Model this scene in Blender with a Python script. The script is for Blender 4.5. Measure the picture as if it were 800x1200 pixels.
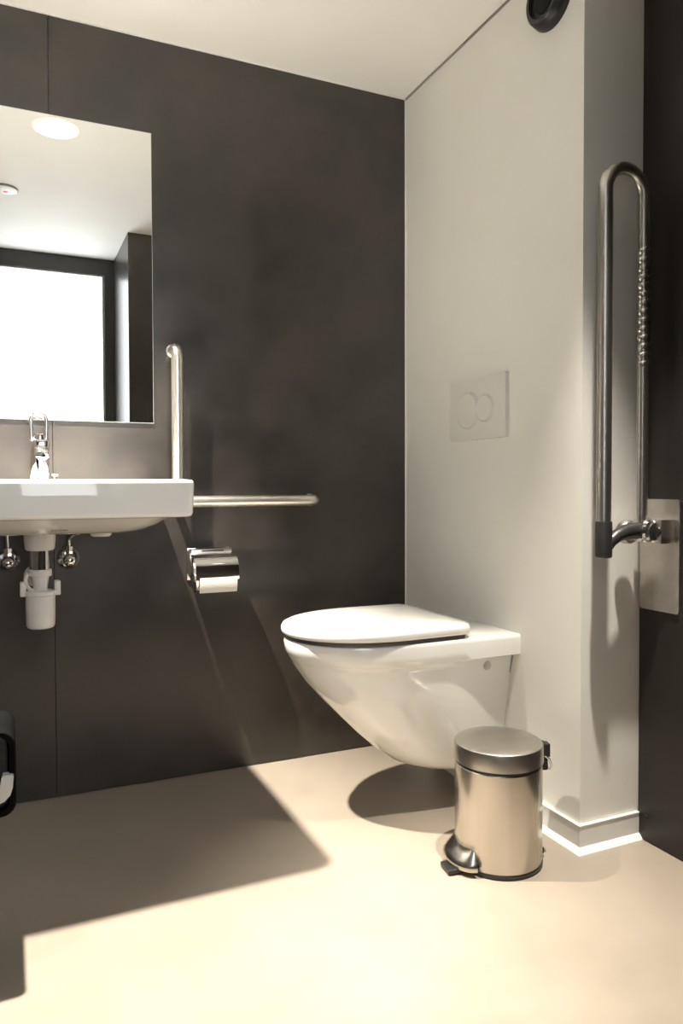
import bpy, bmesh, math
from mathutils import Vector, Matrix
PI = math.pi
for o in list(bpy.data.objects): bpy.data.objects.remove(o)
S = bpy.context.scene
COL = S.collection

# ---------------------------------------------------------------- camera
F, CY, PITCH, ROLL, YAW = 873.0, 589.8, 0.0253, -0.0026, 0.4228
CAM = Vector((-1.2701, -2.276, 0.90))
fw = Vector((math.sin(YAW)*math.cos(PITCH), math.cos(YAW)*math.cos(PITCH), -math.sin(PITCH)))
rt = Vector((math.cos(YAW), -math.sin(YAW), 0)); up = rt.cross(fw)
r2 = rt*math.cos(ROLL) + up*math.sin(ROLL); u2 = up*math.cos(ROLL) - rt*math.sin(ROLL)
cd = bpy.data.cameras.new('camera'); cam = bpy.data.objects.new('camera', cd); COL.objects.link(cam)
m3 = Matrix((r2, u2, -fw)).transposed()
cam.matrix_world = Matrix.Translation(CAM) @ m3.to_4x4()
cd.sensor_fit = 'HORIZONTAL'; cd.sensor_width = 36; cd.lens = F/800*36
cd.shift_y = (CY-600)/800; cd.clip_start = 0.02
S.camera = cam

# ---------------------------------------------------------------- world, exposure, main lamps
w = bpy.data.worlds.new('world'); S.world = w; w.use_nodes = True
w.node_tree.nodes['Background'].inputs[0].default_value = (0.8, 0.9, 1, 1)
w.node_tree.nodes['Background'].inputs[1].default_value = 0.3
vs = S.view_settings
vs.view_transform = 'Standard'; vs.look = 'None'; vs.gamma = 1; vs.use_curve_mapping = False
vs.exposure = 0.32
HC = 2.224                      # ceiling height
LAMP1 = (-1.31, -0.43)          # wide downlight over the washbasin
LAMP2 = (-0.20, -1.20)          # narrow downlight in front of the toilet
WARM = (1.0, 0.925, 0.81)
def spot(name, xy, watts, deg, blend):
    l = bpy.data.lights.new(name, 'SPOT'); l.spot_size = math.radians(deg); l.spot_blend = blend
    l.energy = watts; l.color = WARM; l.shadow_soft_size = 0.022
    o = bpy.data.objects.new(name, l); COL.objects.link(o); o.location = (xy[0], xy[1], HC-0.012)
spot('basin_downlight_lamp', LAMP1, 640, 74, 0.75)
spot('toilet_downlight_lamp', LAMP2, 300, 50, 1.0)
PANE = 4.2                      # daylight on the frosted window pane

# ---------------------------------------------------------------- materials
def mat(name, col, rough=0.5, metal=0.0, spec=0.5, coat=0.0, emit=None, es=0.0, aniso=0.0):
    m = bpy.data.materials.new(name); m.use_nodes = True
    b = m.node_tree.nodes['Principled BSDF']
    b.inputs['Base Color'].default_value = (*col, 1); b.inputs['Roughness'].default_value = rough
    b.inputs['Metallic'].default_value = metal; b.inputs['Specular IOR Level'].default_value = spec
    b.inputs['Coat Weight'].default_value = coat; b.inputs['Coat Roughness'].default_value = 0.03
    b.inputs['Anisotropic'].default_value = aniso
    if emit: b.inputs['Emission Color'].default_value = (*emit, 1); b.inputs['Emission Strength'].default_value = es
    return m
def noisy(m, c1, c2, scale=6, detail=6, stretch=(1,1,1), rough=None, bump=0.0, lo=0.35, hi=0.65, bscale=200):
    nt = m.node_tree; N = nt.nodes; L = nt.links; b = N['Principled BSDF']
    tc = N.new('ShaderNodeTexCoord'); mp = N.new('ShaderNodeMapping'); mp.inputs['Scale'].default_value = stretch
    L.new(tc.outputs['Object'], mp.inputs[0])
    nz = N.new('ShaderNodeTexNoise'); nz.inputs['Scale'].default_value = scale; nz.inputs['Detail'].default_value = detail
    nz.inputs['Roughness'].default_value = 0.62
    L.new(mp.outputs[0], nz.inputs['Vector'])
    rp = N.new('ShaderNodeValToRGB'); rp.color_ramp.elements[0].position = lo; rp.color_ramp.elements[1].position = hi
    rp.color_ramp.elements[0].color = (*c1, 1); rp.color_ramp.elements[1].color = (*c2, 1)
    L.new(nz.outputs['Fac'], rp.inputs[0]); L.new(rp.outputs[0], b.inputs['Base Color'])
    if rough:
        mr = N.new('ShaderNodeMapRange'); mr.inputs['From Min'].default_value = 0.3; mr.inputs['From Max'].default_value = 0.7
        mr.inputs['To Min'].default_value = rough[0]; mr.inputs['To Max'].default_value = rough[1]
        L.new(nz.outputs['Fac'], mr.inputs[0]); L.new(mr.outputs[0], b.inputs['Roughness'])
    if bump:
        n2 = N.new('ShaderNodeTexNoise'); n2.inputs['Scale'].default_value = bscale; n2.inputs['Detail'].default_value = 3
        L.new(mp.outputs[0], n2.inputs['Vector'])
        bp = N.new('ShaderNodeBump'); bp.inputs['Strength'].default_value = bump; bp.inputs['Distance'].default_value = 0.002
        L.new(n2.outputs['Fac'], bp.inputs['Height']); L.new(bp.outputs[0], b.inputs['Normal'])
    return m
M = {}
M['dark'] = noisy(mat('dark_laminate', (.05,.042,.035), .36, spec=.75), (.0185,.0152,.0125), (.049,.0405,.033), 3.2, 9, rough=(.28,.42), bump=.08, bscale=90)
M['dark_side'] = noisy(mat('shaded_laminate', (.02,.017,.014), .45), (.011,.0092,.0078), (.021,.0175,.0145), 3.2, 9, rough=(.4,.52), bump=.08, bscale=90)  # same laminate as the back wall, colour darkened for the unlit side wall
M['dark_edge'] = mat('dark_laminate_core', (.012,.011,.010), .6)
M['dark_gloss'] = noisy(mat('dark_reveal_laminate', (.04,.035,.03), .3), (.030,.027,.024), (.055,.048,.042), 3, 8)
M['white_wall'] = noisy(mat('white_wall_panel', (.74,.72,.66), .5), (.80,.785,.735), (.83,.815,.765), 2.5, 5, rough=(.42,.5), bump=.05, bscale=220)
M['ceiling'] = noisy(mat('ceiling_paint', (.85,.83,.78), .7), (.89,.88,.84), (.92,.91,.87), 2, 4, bump=.05)
M['floor'] = noisy(mat('beige_vinyl', (.62,.52,.39), .42), (.285,.243,.194), (.315,.268,.215), 5, 8, rough=(.36,.48), bump=.06, bscale=140)
M['paint'] = noisy(mat('left_wall_paint', (.6,.57,.52), .6), (.58,.55,.5), (.62,.59,.54), 3, 4)
M['skirting'] = noisy(mat('grey_skirting', (.62,.60,.58), .35), (.76,.745,.72), (.80,.785,.76), 6, 3)
M['sealant'] = mat('white_sealant', (.88,.87,.83), .35)
M['ceramic'] = noisy(mat('white_ceramic', (.84,.82,.77), .07, coat=.6), (.86,.845,.80), (.88,.865,.82), 4, 2)
M['seat'] = noisy(mat('white_seat_plastic', (.84,.82,.77), .16, coat=.2), (.86,.845,.80), (.88,.865,.82), 4, 2)
M['plastic'] = noisy(mat('white_trap_plastic', (.74,.72,.69), .3), (.72,.70,.67), (.76,.74,.71), 20, 3)
M['chrome'] = noisy(mat('chrome', (.82,.82,.82), .06, 1), (.80,.80,.80), (.85,.85,.85), 10, 2)
M['steel'] = noisy(mat('brushed_steel', (.62,.59,.55), .3, 1, aniso=.4), (.58,.555,.515), (.66,.63,.59), 30, 6, (1,1,.02), rough=(.24,.34))
M['steel_flat'] = noisy(mat('satin_steel', (.62,.59,.55), .34, 1), (.58,.555,.515), (.66,.63,.59), 30, 6, (.3,1,1), rough=(.28,.4))
M['tube'] = noisy(mat('rail_tube_steel', (.64,.62,.58), .30, 1), (.62,.60,.56), (.66,.64,.60), 6, 2)
M['bar'] = noisy(mat('satin_grab_bar', (.84,.81,.75), .33, 1), (.83,.80,.74), (.86,.83,.77), 3, 2)
M['bin'] = noisy(mat('bin_steel', (.66,.60,.52), .26, 1, aniso=.5), (.50,.465,.415), (.56,.52,.465), 26, 6, (1,1,.015), rough=(.2,.3))
M['bin_lid'] = noisy(mat('bin_lid_steel', (.6,.56,.5), .3, 1), (.52,.49,.45), (.58,.55,.50), 30, 6, (.1,1,1), rough=(.28,.34))
M['black'] = noisy(mat('black_plastic', (.012,.012,.012), .35), (.010,.010,.010), (.016,.016,.015), 30, 3)
M['blackm'] = noisy(mat('matt_black_plastic', (.015,.015,.014), .7, spec=.12), (.012,.012,.012), (.02,.02,.019), 30, 3)
M['black_soft'] = noisy(mat('soft_black_rubber', (.004,.004,.004), .85, spec=.05), (.003,.003,.003), (.005,.005,.005), 30, 3)
M['slate'] = noisy(mat('gap_shade_grey', (.05,.05,.05), .4), (.04,.04,.042), (.06,.06,.06), 20, 3)  # dark tone for the shade under the toilet lid
M['lightgrey'] = noisy(mat('light_grey_plastic', (.5,.5,.47), .4), (.48,.48,.45), (.53,.53,.5), 20, 3)
M['armgrey'] = noisy(mat('dark_rail_plastic', (.025,.025,.022), .35), (.02,.02,.018), (.032,.031,.027), 20, 3)
M['mirror'] = noisy(mat('mirror_silver', (.93,.94,.93), .0, 1), (.93,.94,.93), (.935,.945,.935), 2, 1)
M['mirror_edge'] = mat('mirror_edge_glass', (.45,.5,.47), .2)
M['frame'] = noisy(mat('dark_window_frame', (.035,.032,.028), .35), (.03,.028,.025), (.042,.038,.033), 8, 4)
M['gasket'] = mat('grey_gasket', (.25,.25,.24), .4)
M['pane'] = mat('daylit_frosted_glass', (.9,.95,1), .3, emit=(.93,.97,1.0), es=PANE)
M['lens'] = mat('lit_downlight_lens', (1,1,1), .3, emit=WARM, es=6)
M['basin_glow'] = mat('reflected_basin_glow', (1,1,1), .3, emit=(1,.95,.82), es=.30)  # emission stands in for basin light reflected onto the ceiling
M['paper'] = noisy(mat('toilet_paper', (.86,.82,.75), .8, spec=.2), (.84,.80,.73), (.88,.84,.77), 60, 4, bump=.2)
M['plate_white'] = noisy(mat('white_flush_plate', (.70,.69,.64), .25), (.735,.72,.672), (.745,.73,.682), 8, 2)
M['print'] = mat('grey_print', (.28,.27,.25), .5)
M['red'] = mat('red_indicator', (.7,.03,.05), .3, emit=(1,.05,.08), es=.8)
M['white'] = noisy(mat('white_plastic', (.8,.79,.75), .35), (.79,.78,.74), (.81,.8,.76), 10, 2)

# ---------------------------------------------------------------- helpers
def obj(name, bm, m, parent=None, smooth=True, ang=35):
    me = bpy.data.meshes.new(name)
    bmesh.ops.recalc_face_normals(bm, faces=bm.faces)
    if parent is not None: bmesh.ops.translate(bm, verts=bm.verts, vec=-parent.matrix_world.translation if parent.get('_w') is None else -Vector(parent['_w']))
    bm.to_mesh(me); bm.free()
    if smooth:
        me.polygons.foreach_set('use_smooth', [True]*len(me.polygons)); me.set_sharp_from_angle(angle=math.radians(ang))
    o = bpy.data.objects.new(name, me); COL.objects.link(o)
    me.materials.append(M[m] if isinstance(m, str) else m)
    if parent is not None: o.parent = parent
    return o
def tag(o, label, cat, group=None, kind=None):
    o['label'] = label; o['category'] = cat
    if group: o['group'] = group
    if kind: o['kind'] = kind
    return o
ROOTS = []
def thing(name, label, cat, loc, group=None, kind=None):
    o = bpy.data.objects.new(name, None); COL.objects.link(o); o.location = loc; o.empty_display_size = .05
    o['_w'] = list(loc); ROOTS.append(o)
    return tag(o, label, cat, group, kind)
def subpart(name, bm, m, part, root, **k):          # a piece of a part: the part sits at the root's origin
    o = obj(name, bm, m, root, **k); o.parent = part; return o
def box(bm, x0, x1, y0, y1, z0, z1, bev=0.0, seg=2):
    r = bmesh.ops.create_cube(bm, size=1)
    bmesh.ops.scale(bm, verts=r['verts'], vec=(abs(x1-x0), abs(y1-y0), abs(z1-z0)))
    bmesh.ops.translate(bm, verts=r['verts'], vec=((x0+x1)/2, (y0+y1)/2, (z0+z1)/2))
    if bev:
        es = list({e for v in r['verts'] for e in v.link_edges})
        bmesh.ops.bevel(bm, geom=es, offset=bev, segments=seg, profile=.5, affect='EDGES')
    return bm
def B(*a, **k): return box(bmesh.new(), *a, **k)
def loft(bm, rings, cap0=True, cap1=True, closed=False):
    R = [[bm.verts.new(p) for p in r] for r in rings]; n = len(R[0])
    pairs = list(zip(R, R[1:])) + ([(R[-1], R[0])] if closed else [])
    for a, b in pairs:
        for i in range(n): bm.faces.new((a[i], a[(i+1) % n], b[(i+1) % n], b[i]))
    if cap0 and not closed: bm.faces.new(R[0][::-1])
    if cap1 and not closed: bm.faces.new(R[-1])
    return bm
def frame_of(d):
    d = Vector(d).normalized(); a = Vector((0,0,1)) if abs(d.z) < .9 else Vector((1,0,0))
    s = d.cross(a).normalized(); return s, s.cross(d).normalized()
def tube(bm, pts, rad, n=16, cap=True):
    pts = [Vector(p) for p in pts]; rings = []; s = None
    for i, p in enumerate(pts):
        d = (pts[min(i+1, len(pts)-1)] - pts[max(i-1, 0)]).normalized()
        if s is None: s, t = frame_of(d)
        else:
            s = (s - d*s.dot(d)).normalized(); t = s.cross(d).normalized()
        r = rad[i] if isinstance(rad, (list, tuple)) else rad
        rings.append([p + s*r*math.cos(2*PI*k/n) + t*r*math.sin(2*PI*k/n) for k in range(n)])
    return loft(bm, rings, cap, cap)
def lathe(bm, c, axis, prof, n=32, cap=True):       # prof: (distance along axis, radius)
    c = Vector(c); ax = Vector(axis).normalized(); s, t = frame_of(ax)
    return loft(bm, [[c + ax*h + s*r*math.cos(2*PI*k/n) + t*r*math.sin(2*PI*k/n) for k in range(n)] for h, r in prof], cap, cap)
def arc(c, r, a0, a1, n, e1, e2):
    c = Vector(c); e1 = Vector(e1); e2 = Vector(e2)
    return [c + e1*r*math.cos(a0+(a1-a0)*i/n) + e2*r*math.sin(a0+(a1-a0)*i/n) for i in range(n+1)]
def rrect(x0, x1, y0, y1, r, n=6):
    P = []
    for cx, cy, a in ((x1-r, y1-r, 0), (x0+r, y1-r, PI/2), (x0+r, y0+r, PI), (x1-r, y0+r, 1.5*PI)):
        for i in range(n+1):
            t = a + PI/2*i/n; P.append((cx+r*math.cos(t), cy+r*math.sin(t)))
    return P
def prism(bm, poly, axis, a, b):                    # poly in the two other axes
    def p3(u, v, h): return {'x': (h, u, v), 'y': (u, h, v), 'z': (u, v, h)}[axis]
    return loft(bm, [[p3(u, v, a) for u, v in poly], [p3(u, v, b) for u, v in poly]])

# ---------------------------------------------------------------- the room
XL, XW, YB, YP, YF, XP = -1.60, 0.186, -0.870, -1.785, -2.33, -0.672
def struct(name, bm, m, label, cat, smooth=False):
    o = obj(name, bm, m, None, smooth); return tag(o, label, cat, kind='structure')
struct('floor', B(XL-.1, XW+.1, YF-.15, .1, -.06, 0), 'floor', 'matt beige vinyl floor of the washroom', 'floor')
struct('ceiling', B(XL-.1, XW+.1, YF-.15, .1, HC, HC+.06), 'ceiling', 'plain white painted washroom ceiling', 'ceiling')
XJ = -1.1475
wb = thing('wall_back', 'dark brown laminate panelled wall behind mirror and washbasin', 'wall', (0, .02, 0), kind='structure')
obj('backing', B(XL, .0, .012, .1, 0, HC), 'dark_edge', wb, False)
obj('panel', B(XJ+.0005, -.004, 0, .012, .002, HC-.004, bev=.0005, seg=1), 'dark', wb, False)
obj('panel', B(XL, XJ-.0005, 0, .012, .002, HC-.004, bev=.0005, seg=1), 'dark', wb, False)
struct('wall_right', B(0, XW+.1, YB, .1, 0, HC), 'white_wall', 'white projecting wall box behind the toilet', 'wall')
wr = thing('wall_right_front', 'dark laminate side wall carrying the fold-up rail', 'wall', (XW+.05, -1.3, 0), kind='structure')
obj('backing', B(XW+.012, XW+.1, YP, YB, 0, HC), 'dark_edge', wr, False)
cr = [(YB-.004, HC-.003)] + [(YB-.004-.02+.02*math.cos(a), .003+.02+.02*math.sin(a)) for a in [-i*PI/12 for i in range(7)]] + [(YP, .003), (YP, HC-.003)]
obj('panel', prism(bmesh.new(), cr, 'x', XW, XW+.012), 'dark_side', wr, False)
obj('screw', lathe(bmesh.new(), (XW, YB-.030, .062), (-1,0,0), [(0,.0065),(.002,.006),(.0025,.003),(.001,.0025)], 14), 'black', wr)
wp = thing('wall_pier', 'dark laminate pier beside the window recess, reflected in mirror', 'wall', ((XP+XW)/2, YP-.2, 0), kind='structure')
obj('front_panel', B(XP, XW+.1, YP-.012, YP, 0, HC), 'dark', wp, False)
obj('reveal_panel', B(XP, XP+.012, YF, YP-.0125, 0, HC), 'dark_gloss', wp, False)
struct('wall_left', B(XL-.1, XL, YF-.15, .1, 0, HC), 'dark', 'dark laminate side wall beside the washbasin', 'wall')
# window at the front: head, jamb, glazing
X0W, X1W, ZW = -1.295, XP-.055, HC-.087
ZS = .74
struct('wall_front', B(XL, X0W-.055, YF-.12, YF, 0, HC), 'dark', 'narrow dark wall strip beside the daylit window', 'wall')
struct('wall_front_parapet', B(X0W-.055, XP, YF-.12, YF, 0, ZS-.06), 'dark', 'dark wall below the daylit window', 'wall')
wn = thing('window_1', 'tall daylit window in dark frame, seen in the mirror', 'window', ((X0W+X1W)/2, YF-.05, 0), kind='structure')
fr = obj('frame_head', B(X0W-.055, XP, YF-.07, YF, ZW, HC), 'frame', wn, False)
obj('frame_jamb', B(X1W, XP, YF-.07, YF, ZS, ZW), 'frame', wn, False)
obj('frame_jamb', B(X0W-.055, X0W, YF-.07, YF, ZS, ZW), 'frame', wn, False)
obj('frame_sill', B(X0W-.055, XP, YF-.07, YF, ZS-.06, ZS), 'frame', wn, False)
obj('gasket', B(X1W-.012, X1W, YF-.035, YF-.012, ZS, ZW), 'gasket', wn, False)
obj('gasket', B(X0W, X1W-.012, YF-.035, YF-.012, ZW-.012, ZW), 'gasket', wn, False)
obj('pane', B(X0W, X1W, YF-.05, YF-.04, ZS, ZW), 'pane', wn, False)
# skirting on the white box: body, thin coping, sealant bead
bs = thing('baseboard_right', 'low pale grey skirting with white edges around wall box', 'skirting', (0, YB/2, 0), kind='structure')
def lpath(o0, o1, z0, z1):
    P = [(-o0, 0), (-o0, YB-o0), (XW, YB-o0), (XW, YB-o1), (-o1, YB-o1), (-o1, 0)]
    return prism(bmesh.new(), P, 'z', z0, z1)
obj('skirting_body', lpath(.0, .007, .004, .064), 'skirting', bs, False)
obj('coping', lpath(.0, .0085, .064, .0665), 'sealant', bs, False)
def bead():
    bm = bmesh.new(); rings = []
    prof = [(.007, 0), (.020, 0), (.017, .0045), (.012, .010), (.007, .013)]
    for base, nx, ny in (((0, 0), -1, 0), ((0, YB), -1, -1), ((XW, YB), 0, -1)):
        rings.append([(base[0]+nx*o, base[1]+ny*o, z) for o, z in prof])
    return loft(bm, rings)
obj('sealant_bead', bead(), 'sealant', bs, False)
struct('trim_1', B(-.004, 0, -.003, .011, 0, HC), 'sealant', 'thin white corner bead beside dark wall', 'trim')
struct('trim_2', B(XL, -.004, -.003, .011, HC-.004, HC), 'sealant', 'thin white bead between dark wall and ceiling', 'trim')
struct('trim_3', prism(bmesh.new(), [(-.004, 0), (-.004, YB-.004), (XW, YB-.004), (XW, YB), (0, YB), (0, 0)], 'z', HC-.006, HC-.0005), 'gasket', 'fine shadow joint between white wall and ceiling', 'trim')

# ---------------------------------------------------------------- toilet
TY = -0.440
def dline(xf, wb_, wm, z, n=44, s0=.42, p=2.0, q=.5, xb=0.0, cr=0.0):
    """outline of a D / egg shape from the wall (xb) to the front (xf)"""
    P = []; L_ = xb-xf
    for i in range(n+1):
        t = i/n; s = 1-(1-t)**2 if True else t
        if s <= s0: u = s/s0; hw = wb_ + (wm-wb_)*(u*u*(3-2*u))
        else: hw = wm*max(0, 1-((s-s0)/(1-s0))**p)**q
        if cr and s*L_ < cr: hw = hw - cr + math.sqrt(max(0, cr*cr-(cr-s*L_)**2))
        P.append((xb-s*L_, hw))
    return [(x, TY-h, z) for x, h in P] + [(x, TY+h, z) for x, h in reversed(P[:-1])]
tl = thing('wall_hung_toilet', 'white wall-hung ceramic toilet with closed lid below flush plate', 'toilet', (-.3, TY, .09))
bm = bmesh.new()
sl = [ # xf, wback, wmid, z, s0, p
 (-.205,.085,.090,.1105,.30,2.2), (-.228,.100,.106,.1115,.30,2.2), (-.256,.108,.118,.1165,.32,2.2), (-.296,.113,.128,.1335,.34,2.2),
 (-.346,.119,.138,.171,.36,2.15), (-.400,.126,.149,.220,.38,2.1), (-.453,.134,.160,.273,.40,2.1), (-.504,.143,.170,.326,.42,2.05),
 (-.548,.152,.178,.376,.44,2.0), (-.576,.160,.184,.416,.45,2.0), (-.584,.164,.1865,.430,.45,2.0),
 (-.586,.1885,.1925,.4345,.45,2.0), (-.5885,.1960,.1965,.438,.45,2.0), (-.600,.1975,.198,.460,.45,2.0), (-.604,.1975,.198,.482,.45,2.0),
 (-.6025,.1965,.197,.4885,.45,2.0), (-.597,.193,.1935,.492,.45,2.0)]
loft(bm, [dline(a, b, c, z, s0=s, p=p) for a, b, c, z, s, p in sl])
obj('bowl', bm, 'ceramic', tl, ang=50)
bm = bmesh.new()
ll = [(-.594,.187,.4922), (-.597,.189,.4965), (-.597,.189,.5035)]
loft(bm, [dline(a, b-.004, b, z, s0=.45, xb=-.150, cr=.03) for a, b, z in ll]); obj('lid_gap_shade', bm, 'slate', tl)  # dark ring painted in as the shaded gap between lid and rim
bm = bmesh.new()
ll = [(-.601,.190,.503,-.146), (-.607,.1955,.506,-.142), (-.6095,.198,.512,-.140), (-.609,.198,.521,-.140), (-.605,.195,.5275,-.143), (-.596,.187,.5315,-.150), (-.56,.158,.5355,-.18), (-.48,.095,.5375,-.26)]
loft(bm, [dline(a, b-.004, b, z, s0=.45, xb=xb, cr=.03) for a, b, z, xb in ll]); obj('lid', bm, 'seat', tl, ang=50)
for s in (-1, 1):
    obj('hinge', lathe(bmesh.new(), (-.128, TY+s*.078-.02, .505), (0,1,0), [(0,.0105),(.001,.012),(.039,.012),(.04,.0105)], 20), 'seat', tl)
for s in (-1, 1):
    yy = TY+s*.160
    obj('bolt_cap', lathe(bmesh.new(), (-.088, yy-s*.004, .409), (0,s,0), [(0,.0125),(.012,.0125),(.015,.011),(.0158,.006),(.0158,.0005)], 20), 'steel_flat', tl)
obj('gasket', prism(bmesh.new(), [(TY-.166,.43),(TY-.084,.113),(TY+.084,.113),(TY+.166,.43)], 'x', -.004, -.0002), 'print', tl, False)

# ---------------------------------------------------------------- flush plate
fp = thing('flush_plate', 'square white dual-button flush plate on wall above toilet', 'flush plate', (0, -.442, 1.03))
bm = prism(bmesh.new(), rrect(-.582, -.302, 1.031, 1.212, .004, 3), 'x', -.012, 0)
obj('plate', bm, 'plate_white', fp, False)
for cy, r, nm in ((-.398, .052, 'large_button'), (-.486, .037, 'small_button')):
    b_ = obj(nm, lathe(bmesh.new(), (-.012, cy, 1.119), (-1,0,0), [(0,r),(.003,r),(.0045,r-.002),(.0048,r*.5),(.0048,.001)], 40), 'plate_white', fp)
    subpart('button_ring', loft(bmesh.new(), [[(-.012-h, cy+rr*math.cos(t), 1.119+rr*math.sin(t)) for t in [2*PI*k/40 for k in range(40)]] for h, rr in ((0,r+.0008),(.0022,r+.0008),(.003,r+.002),(.003,r+.003),(.0022,r+.0045),(0,r+.0045))], closed=True), 'plate_white', b_, fp)

# ---------------------------------------------------------------- round black vent on the white wall
vt = thing('round_vent', 'round black wall fitting high on the white wall', 'vent', (0, -.757, 2.115))
vc = (0, -.757, 2.118)
obj('housing', lathe(bmesh.new(), vc, (-1,0,0), [(0,.072),(.004,.073),(.03,.066),(.036,.060),(.036,.051),(.024,.048),(.024,.001)], 48), 'black', vt)
obj('inner_disc', lathe(bmesh.new(), (-.0241, vc[1], vc[2]), (-1,0,0), [(0,.038),(.008,.036),(.010,.03),(.010,.001)], 40), 'blackm', vt)

# ---------------------------------------------------------------- mirror
mr = thing('wall_mirror', 'frameless rectangular mirror hung above the washbasin', 'mirror', (-1.19, -.004, 1.084))
obj('glass_edge', B(-1.516, -.864, -.0055, -.0003, 1.084, 1.943), 'mirror_edge', mr, False)
obj('silvered_face', B(-1.5145, -.8655, -.0062, -.0056, 1.0855, 1.9415), 'mirror', mr, False)

# ---------------------------------------------------------------- L-shaped grab bar
gb = thing('grab_bar', 'polished L-shaped steel grab bar on dark wall beside washbasin', 'grab bar', (-.805, 0, .85))
R_, GX, GZ, GY = .0172, -.805, .850, -.062
pts = [(GX, -.002, 1.305)] + arc((GX, GY+.03, 1.275), .03, PI/2, PI, 8, (0,-0.0,1), (0,1,0))[:0]
pts = [Vector((GX, -.001, 1.305)), Vector((GX, GY+.036, 1.305))]
pts += arc((GX, GY+.030, 1.275), .030, PI/2, PI, 8, (0,1,0), (0,0,1))
pts += [Vector((GX, GY, z)) for z in (1.2, 1.1, 1.0, .95)]
obj('upright_tube', tube(bmesh.new(), pts + [Vector((GX, GY, GZ))], R_, 20), 'bar', gb, ang=60)
XE = -.362
pts = [Vector((GX, GY, GZ)), Vector((-.7, GY, GZ)), Vector((-.5, GY, GZ))] + arc((XE-.03, GY+.03, GZ), .03, -PI/2, 0, 8, (1,0,0), (0,1,0)) + [Vector((XE, -.001, GZ))]
obj('horizontal_tube', tube(bmesh.new(), pts, R_, 20), 'bar', gb, ang=60)
obj('corner_knuckle', lathe(bmesh.new(), (GX, GY, GZ-.0165), (0,0,1), [(0,.006),(.003,.012),(.008,.0158),(.025,.0158),(.030,.0157)], 20), 'bar', gb)
obj('corner_post', tube(bmesh.new(), [(GX, GY+.01, GZ), (GX, -.001, GZ)], .012, 16), 'bar', gb)
for (x, z) in ((GX, 1.305), (XE, GZ), (GX, GZ)):
    obj('wall_rosette', lathe(bmesh.new(), (x, 0, z), (0,-1,0), [(0,.020),(.003,.020),(.0045,.0175)], 28), 'bar', gb)

# ---------------------------------------------------------------- washbasin
BXC, BH, BD = -1.192, .320, .578
wbn = thing('washbasin', 'white rectangular ceramic washbasin mounted on the dark wall', 'washbasin', (BXC, -.3, .78))
def bring(ix, iyb, iyf, z, r, bow=.026):
    P = rrect(BXC-BH+ix, BXC+BH-ix, -BD+iyf, -.001-iyb, r, 7); out = []
    for x, y in P:
        k = max(0, 1-((x-BXC)/BH)**2); f = max(0, (-y)/BD); out.append((x, y-bow*k*f*f, z))
    return out
rings = [bring(.24,.28,.24,.803,.03), bring(.16,.22,.16,.806,.06), bring(.10,.17,.10,.822,.07), bring(.07,.155,.065,.86,.06), bring(.056,.142,.05,.900,.05), bring(.050,.136,.044,.909,.05),
  bring(.043,.130,.036,.9125,.05), bring(.010,.004,.010,.9125,.022), bring(.004,.001,.004,.911,.022), bring(.001,0,.001,.9075,.022), bring(0,0,0,.902,.022),
  bring(.003,0,.003,.836,.020), bring(.0055,0,.0055,.8295,.018), bring(.012,0,.012,.8265,.016), bring(.040,.02,.035,.8265,.03), bring(.046,.03,.045,.823,.05), bring(.062,.04,.075,.808,.06), bring(.085,.05,.12,.793,.07), bring(.105,.06,.15,.786,.07), bring(.13,.08,.18,.784,.07)]
obj('basin', loft(bmesh.new(), rings), 'ceramic', wbn, ang=50)
obj('drain', lathe(bmesh.new(), (BXC, -.325, .8035), (0,0,1), [(0,.032),(.002,.032),(.004,.029),(.0035,.02),(.0035,.001)], 28), 'chrome', wbn)
obj('fixing_cap', lathe(bmesh.new(), (-1.055, -.33, .786), (0,0,-1), [(0,.026),(.010,.026),(.014,.022),(.0142,.001)], 24), 'ceramic', wbn)
bm = bmesh.new()
for i, wd in enumerate((.004,.003,.005,.003,.004,.003)):
    x = -1.178+i*.0062; box(bm, x, x+wd, -.4905, -.480, .7960, .8000)
obj('maker_mark', bm, 'print', wbn, False)

# ---------------------------------------------------------------- tap
tp = thing('basin_tap', 'chrome single-lever tap standing on the washbasin', 'tap', (-1.188, -.085, .9125))
TX, TYY = -1.187, -.085
def trect(cx, cy, z, hx, hy, r): return [(x, y, z) for x, y in rrect(cx-hx, cx+hx, cy-hy, cy+hy, r, 4)]
bd = obj('body', loft(bmesh.new(), [trect(TX, TYY, .9125, .024,.024,.022), trect(TX, TYY, .918, .024,.024,.022), trect(TX, TYY, .922, .0245,.0235,.019), trect(TX+.002, TYY-.002, .97, .0235,.024,.014), trect(TX+.005, TYY-.004, 1.018, .0215,.024,.010), trect(TX+.005, TYY-.004, 1.024, .018,.021,.008)]), 'chrome', tp, ang=50)
def sp_ring(y, z, hx, hz): return [(TX+.004+x, y, z+zz) for x, zz in rrect(-hx, hx, -hz, hz, min(hx, hz)*.7, 4)]
obj('spout', loft(bmesh.new(), [sp_ring(TYY-.01, .995, .018,.016), sp_ring(TYY-.05, .990, .018,.014), sp_ring(TYY-.095, .983, .0175,.012), sp_ring(TYY-.115, .979, .0165,.010), sp_ring(TYY-.118, .978, .014,.008)]), 'chrome', tp, ang=50)
obj('aerator', lathe(bmesh.new(), (TX+.004, TYY-.10, .974), (0,0,-1), [(0,.011),(.006,.011),(.008,.009),(.008,.001)], 20), 'chrome', tp)
obj('lever_cap', lathe(bmesh.new(), (TX+.003, TYY, 1.022), (0,0,1), [(0,.017),(.008,.0175),(.016,.015),(.018,.010),(.018,.001)], 24), 'chrome', tp)
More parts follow.
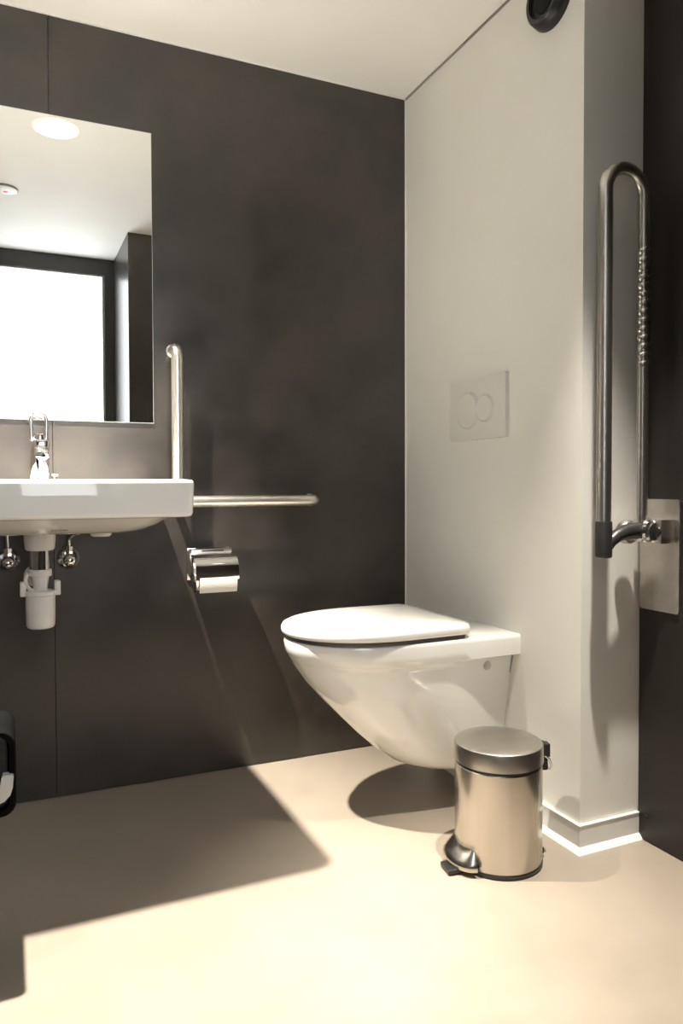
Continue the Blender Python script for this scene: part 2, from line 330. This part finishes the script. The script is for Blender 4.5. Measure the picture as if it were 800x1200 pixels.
lp = [Vector((TX-.019, TYY-.005, 1.022)), Vector((TX-.019, TYY-.002, 1.05))] + arc((TX, TYY, 1.076), .020, PI, 0, 10, (1,0,0), (0,.15,1)) + [Vector((TX+.019, TYY-.002, 1.05)), Vector((TX+.019, TYY-.005, 1.022))]
obj('loop_lever', tube(bmesh.new(), lp, .0056, 12), 'chrome', tp, ang=60)
obj('lever_pin', tube(bmesh.new(), [(TX-.02, TYY-.004, 1.026), (TX+.02, TYY-.004, 1.026)], .006, 12), 'chrome', tp)
obj('waste_knob', lathe(bmesh.new(), (TX+.04, TYY+.012, .9125), (0,0,1), [(0,.004),(.012,.004),(.013,.009),(.018,.010),(.021,.007),(.0212,.001)], 18), 'chrome', tp)

# ---------------------------------------------------------------- bottle trap
PX, PY = -1.196, -.30
bt = thing('bottle_trap', 'white plastic bottle trap with chrome neck under washbasin', 'drain trap', (PX, PY, .55))
V = lambda c, prof, n=32: lathe(bmesh.new(), c, (0,0,1), prof, n)
obj('flange', V((PX, PY, .740), [(0,.030),(.004,.0345),(.02,.036),(.0435,.037)]), 'plastic', bt)
obj('neck_pipe', V((PX, PY, .690), [(0,.0235),(.052,.0235)]), 'chrome', bt)
obj('collar', V((PX, PY, .676), [(0,.0255),(.002,.027),(.015,.027),(.017,.0255)]), 'plastic', bt)
obj('inlet_cone', V((PX, PY, .642), [(0,.0170),(.012,.0175),(.022,.019),(.035,.021)]), 'plastic', bt)
bm = bmesh.new(); tube(bm, arc((PX-.004, PY-.012, .668), .030, PI*.80, PI*1.55, 12, (1,0,0), (0,-.25,1)), .005, 10)
obj('clip_ring', bm, 'plastic', bt)
nut = obj('cup_nut', V((PX, PY, .628), [(0,.034),(.002,.0370),(.010,.0370),(.013,.033),(.015,.020)]), 'plastic', bt)
for s in (-1, 1):
    subpart('nut_wing', box(bmesh.new(), PX+s*.032, PX+s*.0465, PY-.013, PY+.013, .628, .664, bev=.003), 'plastic', nut, bt)
obj('cup', V((PX, PY, .548), [(0,.026),(.002,.0305),(.008,.0335),(.05,.0345),(.082,.0345)]), 'plastic', bt)
obj('outlet_pipe', tube(bmesh.new(), [(PX, PY+.02, .645), (PX, PY+.12, .645), (PX, -.001, .645)], .016, 18), 'plastic', bt)
obj('wall_rosette', lathe(bmesh.new(), (PX, 0, .645), (0,-1,0), [(0,.032),(.004,.032),(.012,.020),(.013,.0165)], 28), 'plastic', bt)

# ---------------------------------------------------------------- angle valves
for x, bx, lab in ((-1.110, -1.075, 'chrome angle valve on wall, pipe curving under the fixing cap'), (-1.268, -1.272, 'chrome angle valve on wall with straight upright pipe')):
    av = thing('angle_valve', lab, 'valve', (x, 0, .691), 'angle valves under the washbasin')
    obj('rosette', lathe(bmesh.new(), (x, 0, .691), (0,-1,0), [(0,.031),(.003,.0315),(.012,.024),(.014,.014)], 28), 'chrome', av)
    obj('valve_body', lathe(bmesh.new(), (x, -.008, .691), (0,-1,0), [(0,.011),(.02,.012),(.026,.017),(.044,.017),(.05,.012)], 24), 'chrome', av)
    kn = obj('knob', lathe(bmesh.new(), (x, -.056, .689), (0,-1,0), [(0,.009),(.004,.0150),(.010,.0180),(.018,.0170),(.024,.012),(.0265,.006),(.027,.001)], 20), 'chrome', av, ang=50)
    obj('outlet_nut', lathe(bmesh.new(), (x, -.043, .703), (0,0,1), [(0,.009),(.01,.010),(.012,.0105),(.024,.0105),(.026,.007)], 6), 'chrome', av, False)
    if bx > x:
        pp = [Vector((x, -.043, .725)), Vector((x, -.045, .742))] + [Vector((x+.045*(1-math.cos(a)), -.045-.10*(1-math.cos(a)), .742+.030*math.sin(a))) for a in [PI/2*i/8 for i in range(1, 9)]] + [Vector((x+.06, -.165, .7735)), Vector((x+.066, -.176, .777))]
    else: pp = [Vector((x, -.043, .725)), Vector((x-.002, -.05, .76)), Vector((x-.003, -.055, .782))]
    obj('supply_pipe', tube(bmesh.new(), pp, .005, 10), 'chrome', av, ang=60)

# ---------------------------------------------------------------- paper holder and roll
HX0, HX1 = -.764, -.636
ph = thing('paper_holder', 'chrome toilet paper holder with curved cover on dark wall', 'paper holder', ((HX0+HX1)/2, 0, .58))
obj('back_plate', box(bmesh.new(), HX0-.004, HX1+.002, -.006, 0, .607, .706, bev=.002), 'chrome', ph)
bm = box(bmesh.new(), HX0, HX1, -.040, -.006, .690, .704, bev=.003); tc_ = obj('top_ledge', bm, 'steel_flat', ph)
subpart('slot', box(bmesh.new(), HX0+.034, HX1-.026, -.0405, -.0385, .6965, .7005), 'black', tc_, ph, smooth=False)
prof = [(-.036,.688)] + [(-.064-.052*math.sin(a), .636+.055*math.cos(a)) for a in [math.radians(d) for d in range(-12, 100, 8)]] + [(-.115,.618)]
inn = [(y*.985-.0006, z-.0012 if i < 9 else z) for i, (y, z) in enumerate(prof)]
outer = prof; ip = [(y+.0022*math.sin(min(i/14*PI/2, PI/2)), z-.0022*math.cos(min(i/14*PI/2, PI/2))) for i, (y, z) in enumerate(prof)]
obj('cover', prism(bmesh.new(), outer+ip[::-1], 'x', HX0-.001, HX1+.001), 'chrome', ph, ang=30)
obj('side_arm', prism(bmesh.new(), [(-.006,.70),(-.036,.69),(-.098,.612),(-.104,.584),(-.090,.582),(-.072,.600),(-.036,.62),(-.006,.63)], 'x', HX0-.003, HX0+.001), 'chrome', ph, False)
obj('spindle', tube(bmesh.new(), [(HX0-.003, -.066, .632), (HX1-.004, -.066, .632)], .0055, 12), 'chrome', ph)
pr = thing('toilet_roll', 'white toilet paper roll hanging in chrome holder', 'toilet paper', (-.70, -.066, .584))
rx0, rx1 = HX0+.008, HX1-.003
bm = loft(bmesh.new(), [[(x, -.066+r*math.cos(t), .632+r*math.sin(t)) for t in [2*PI*k/40 for k in range(40)]] for x, r in ((rx0,.02),(rx0,.0465),(rx0+.002,.048),(rx1-.002,.048),(rx1,.0465),(rx1,.02))], closed=True)
obj('roll', bm, 'paper', pr)
obj('loose_sheet', prism(bmesh.new(), [(-.1145,.640),(-.1165,.610),(-.1135,.590),(-.1105,.580),(-.1098,.5803),(-.1128,.590),(-.1158,.610),(-.1138,.640)], 'x', rx0+.002, rx1-.002), 'paper', pr, ang=50)

# ---------------------------------------------------------------- fold-up rail on dark side wall
RY = -.938
fo = thing('folding_grab_rail', 'steel fold-up support rail raised against white wall box', 'grab rail', (XW, RY, .59))
pl = obj('wall_plate', prism(bmesh.new(), rrect(-.998, -.878, .588, .862, .008, 4), 'x', XW-.005, XW), 'steel_flat', fo, False)
obj('hinge_block', box(bmesh.new(), XW-.050, XW-.005, RY-.048, RY+.040, .757, .815, bev=.003), 'steel_flat', fo)
for s in (-1,):
    bb = obj('hinge_barrel', lathe(bmesh.new(), (XW-.052, RY-.030, .786), (0,1,0), [(0,.022),(.004,.027),(.012,.028),(.016,.024),(.022,.024),(.026,.028),(.040,.028),(.046,.024),(.06,.022)], 28), 'chrome', fo)
    subpart('hinge_cap', lathe(bmesh.new(), (XW-.052, RY-.030, .786), (0,-1,0), [(0,.021),(.003,.020),(.0035,.001)], 28), 'armgrey', bb, fo)
for dy in (-.044,):
    obj('block_screw', lathe(bmesh.new(), (XW-.050, RY-.036, .786), (-1,0,0), [(0,.012),(.003,.011),(.0033,.001)], 20), 'armgrey', fo)
OX, IX, ZT, RO, RI = .005, .124, 1.640, .0170, .0130
hb = (IX-OX)/2
pts = [Vector((OX, RY, .80)), Vector((OX, RY, 1.0)), Vector((OX, RY, 1.3)), Vector((OX, RY, ZT-hb-.03))] + arc(((OX+IX)/2, RY, ZT-hb), hb, PI, 0, 20, (1,0,0), (0,0,1))
rad = [RO]*4 + [RO + (RI-RO)*i/20 for i in range(21)]
pts += [Vector((IX, RY, ZT-hb-.03)), Vector((IX, RY, 1.2)), Vector((IX, RY, .80))]; rad += [RI]*3
obj('rail_tube', tube(bmesh.new(), pts, rad, 24), 'tube', fo, ang=60)
for i in range(14):
    z = 1.456-.268*i/13
    rg = obj('grip_ridge', loft(bmesh.new(), [[(IX+r*math.cos(t), RY+r*math.sin(t), z+h+.0035*math.cos(t)) for t in [2*PI*k/20 for k in range(20)]] for h, r in ((-.008,RI-.0005),(-.004,RI+.0012),(0,RI+.0018),(.004,RI+.0012),(.008,RI-.0005))]), 'tube', fo)
obj('end_cap', lathe(bmesh.new(), (OX, RY, .727), (0,0,1), [(0,.017),(.003,.0195),(.08,.0195),(.085,.0185),(.085,.0172)], 24), 'armgrey', fo)
ap = [(OX+.008, RY, .748), (OX+.022, RY, .764), (OX+.040, RY, .776), (OX+.062, RY, .784), (OX+.085, RY, .787), (OX+.115, RY, .787)]
obj('curved_arm', tube(bmesh.new(), ap, [.013,.014,.0155,.018,.0195,.020], 16), 'armgrey', fo, ang=60)
obj('arm_knuckle', lathe(bmesh.new(), (OX+.098, RY+.012, .783), (0,1,0), [(0,.026),(.006,.029),(.020,.029),(.026,.025)], 24), 'steel_flat', fo)

# ---------------------------------------------------------------- pedal bin
CX, CYB, BR = -.204, -.817, .104
pb = thing('pedal_bin', 'small brushed steel pedal bin standing beside the toilet', 'pedal bin', (CX, CYB, 0))
LZ = lambda prof, n=56: lathe(bmesh.new(), (CX, CYB, 0), (0,0,1), prof, n)
obj('base_ring', LZ([(0,.099),(.002,.1025),(.010,.1045),(.012,.1035)]), 'black', pb)
obj('body', LZ([(.010,.1015),(.013,.1030),(.236,.1030),(.238,.1015)]), 'bin', pb)
obj('rim_gap', LZ([(.238,.1005),(.2455,.1005)]), 'black', pb)
obj('lid', LZ([(.2445,.1035),(.246,.1055),(.282,.1050),(.286,.1035),(.2885,.0995),(.2915,.07),(.293,.03),(.2932,.001)]), 'bin_lid', pb, ang=28)
pd = Vector((-1, .14, 0)).normalized(); pn = Vector((-pd.y, pd.x, 0))
def oriented(fn, *a, **k):
    bm = bmesh.new(); fn(bm, *a, **k)
    bmesh.ops.transform(bm, matrix=Matrix((( pd.x, pn.x, 0, CX), (pd.y, pn.y, 0, CYB), (0,0,1,0), (0,0,0,1))), verts=bm.verts)
    return bm
# steel hood over the pedal rod: a curved shell leaning out from the body
def hood(bm):
    rings = []
    for h, f in ((.0135,.97), (.0185,1.0), (.025,.96), (.033,.80), (.044,.55), (.053,.32), (.060,.18)):
        rings.append([(.088+f*.047*math.cos(a), .070*math.sin(a)*(.62+.38*f), h) for a in [-PI/2+PI*i/14 for i in range(15)]] + [(.09, 0, h)])
    loft(bm, rings)
obj('pedal_hood', oriented(hood), 'bin', pb, ang=50)
obj('pedal_arm', oriented(lambda bm: box(bm, .10, .140, -.010, .010, .006, .012)), 'bin', pb, False)
obj('pedal', oriented(lambda bm: box(bm, .112, .148, -.006, .042, .003, .013, bev=.002)), 'black', pb, False)
hd = Vector((.86, .30, 0)).normalized(); hd = Vector((.80, -.26, 0)).normalized()
pd, pn = hd, Vector((-hd.y, hd.x, 0))
hg = obj('hinge', oriented(lambda bm: (box(bm, .098, .118, -.016, .016, .215, .278, bev=.003), box(bm, .110, .125, -.012, .012, .245, .277, bev=.002))), 'black', pb, False)
hl = [(.108, -.018, .252), (.119, -.019, .244), (.126, -.016, .225), (.127, -.006, .213), (.127, .006, .213), (.126, .016, .225), (.119, .019, .244), (.108, .018, .252)]
obj('carry_handle', oriented(lambda bm: tube(bm, hl, .0028, 10)), 'chrome', pb, ang=60)
obj('lifting_rod', oriented(lambda bm: tube(bm, [(.107, 0, .018), (.107, 0, .23)], .003, 10)), 'bin', pb)
obj('rod_guide', oriented(lambda bm: lathe(bm, (.107, 0, .008), (0,0,1), [(0,.006),(.004,.008),(.012,.008),(.016,.004)], 14)), 'black', pb)

# ---------------------------------------------------------------- dark wall-hung container peeking in beside the basin
wc = thing('wall_bin', 'dark rounded container with light grey lip, hung low on side wall', 'container', (XL, -.70, .286))
def shell(y, i, x1=-1.260):
    return [(x, y, z) for x, z in rrect(XL+.001, x1-i, .286+i, .448-i, .026-i*.6, 5)]
obj('body', loft(bmesh.new(), [shell(-.64, .0), shell(-.775, 0), shell(-.781, .003), shell(-.781, .011), shell(-.70, .013)]), 'black_soft', wc, ang=50)
obj('front_flap', loft(bmesh.new(), [shell(-.760, .0135), shell(-.768, .014), shell(-.770, .02)]), 'black', wc, ang=50)
gl = [(-1.2640,.366),(-1.2655,.345),(-1.2700,.330),(-1.280,.320),(-1.30,.314),(-1.40,.312),(-1.40,.340),(-1.30,.342),(-1.291,.346),(-1.286,.352),(-1.2850,.362),(-1.2820,.368),(-1.2665,.368)]
obj('grey_lip', prism(bmesh.new(), gl, 'y', -.790, -.772), 'lightgrey', wc, ang=30)

# ---------------------------------------------------------------- ceiling fittings
def downlight(name, label, xy, lens, lensr=.034):
    t = thing(name, label, 'ceiling light', (xy[0], xy[1], HC), 'recessed ceiling downlights')
    obj('trim_ring', lathe(bmesh.new(), (xy[0], xy[1], HC), (0,0,-1), [(0,.046),(.004,.045),(.006,.041),(.005,.035),(.001,.034)], 36), 'white', t)
    obj('lens', lathe(bmesh.new(), (xy[0], xy[1], HC), (0,0,-1), [(0,lensr),(.0015,lensr),(.002,.001)], 32), lens, t)
downlight('basin_downlight', 'bright recessed ceiling downlight above the washbasin', LAMP1, 'lens')
downlight('toilet_downlight', 'recessed ceiling downlight in front of the toilet', LAMP2, 'lens')
cl = thing('ceiling_glow_disc', 'added glowing disc for light reflected from basin onto ceiling', 'ceiling light', (-1.085, -.721, HC))  # no fitting here: added disc imitates light the basin throws on the ceiling
obj('glow_disc', lathe(bmesh.new(), (-1.085, -.721, HC), (0,0,-1), [(0,.082),(.004,.080),(.008,.07),(.010,.04),(.010,.001)], 36), 'basin_glow', cl, ang=60)
sd = thing('smoke_detector', 'white round ceiling detector with red light seen in mirror', 'detector', (-1.262, -1.413, HC))
obj('base', lathe(bmesh.new(), (-1.262, -1.413, HC), (0,0,-1), [(0,.060),(.006,.060),(.008,.057)], 36), 'gasket', sd)
obj('dome', lathe(bmesh.new(), (-1.262, -1.413, HC-.007), (0,0,-1), [(0,.056),(.003,.054),(.006,.045),(.008,.02),(.0082,.001)], 36), 'white', sd)
obj('indicator', lathe(bmesh.new(), (-1.255, -1.413, HC-.0150), (0,0,-1), [(0,.010),(.002,.009),(.003,.001)], 14), 'red', sd)
for o in ROOTS:
    if '_w' in o: del o['_w']
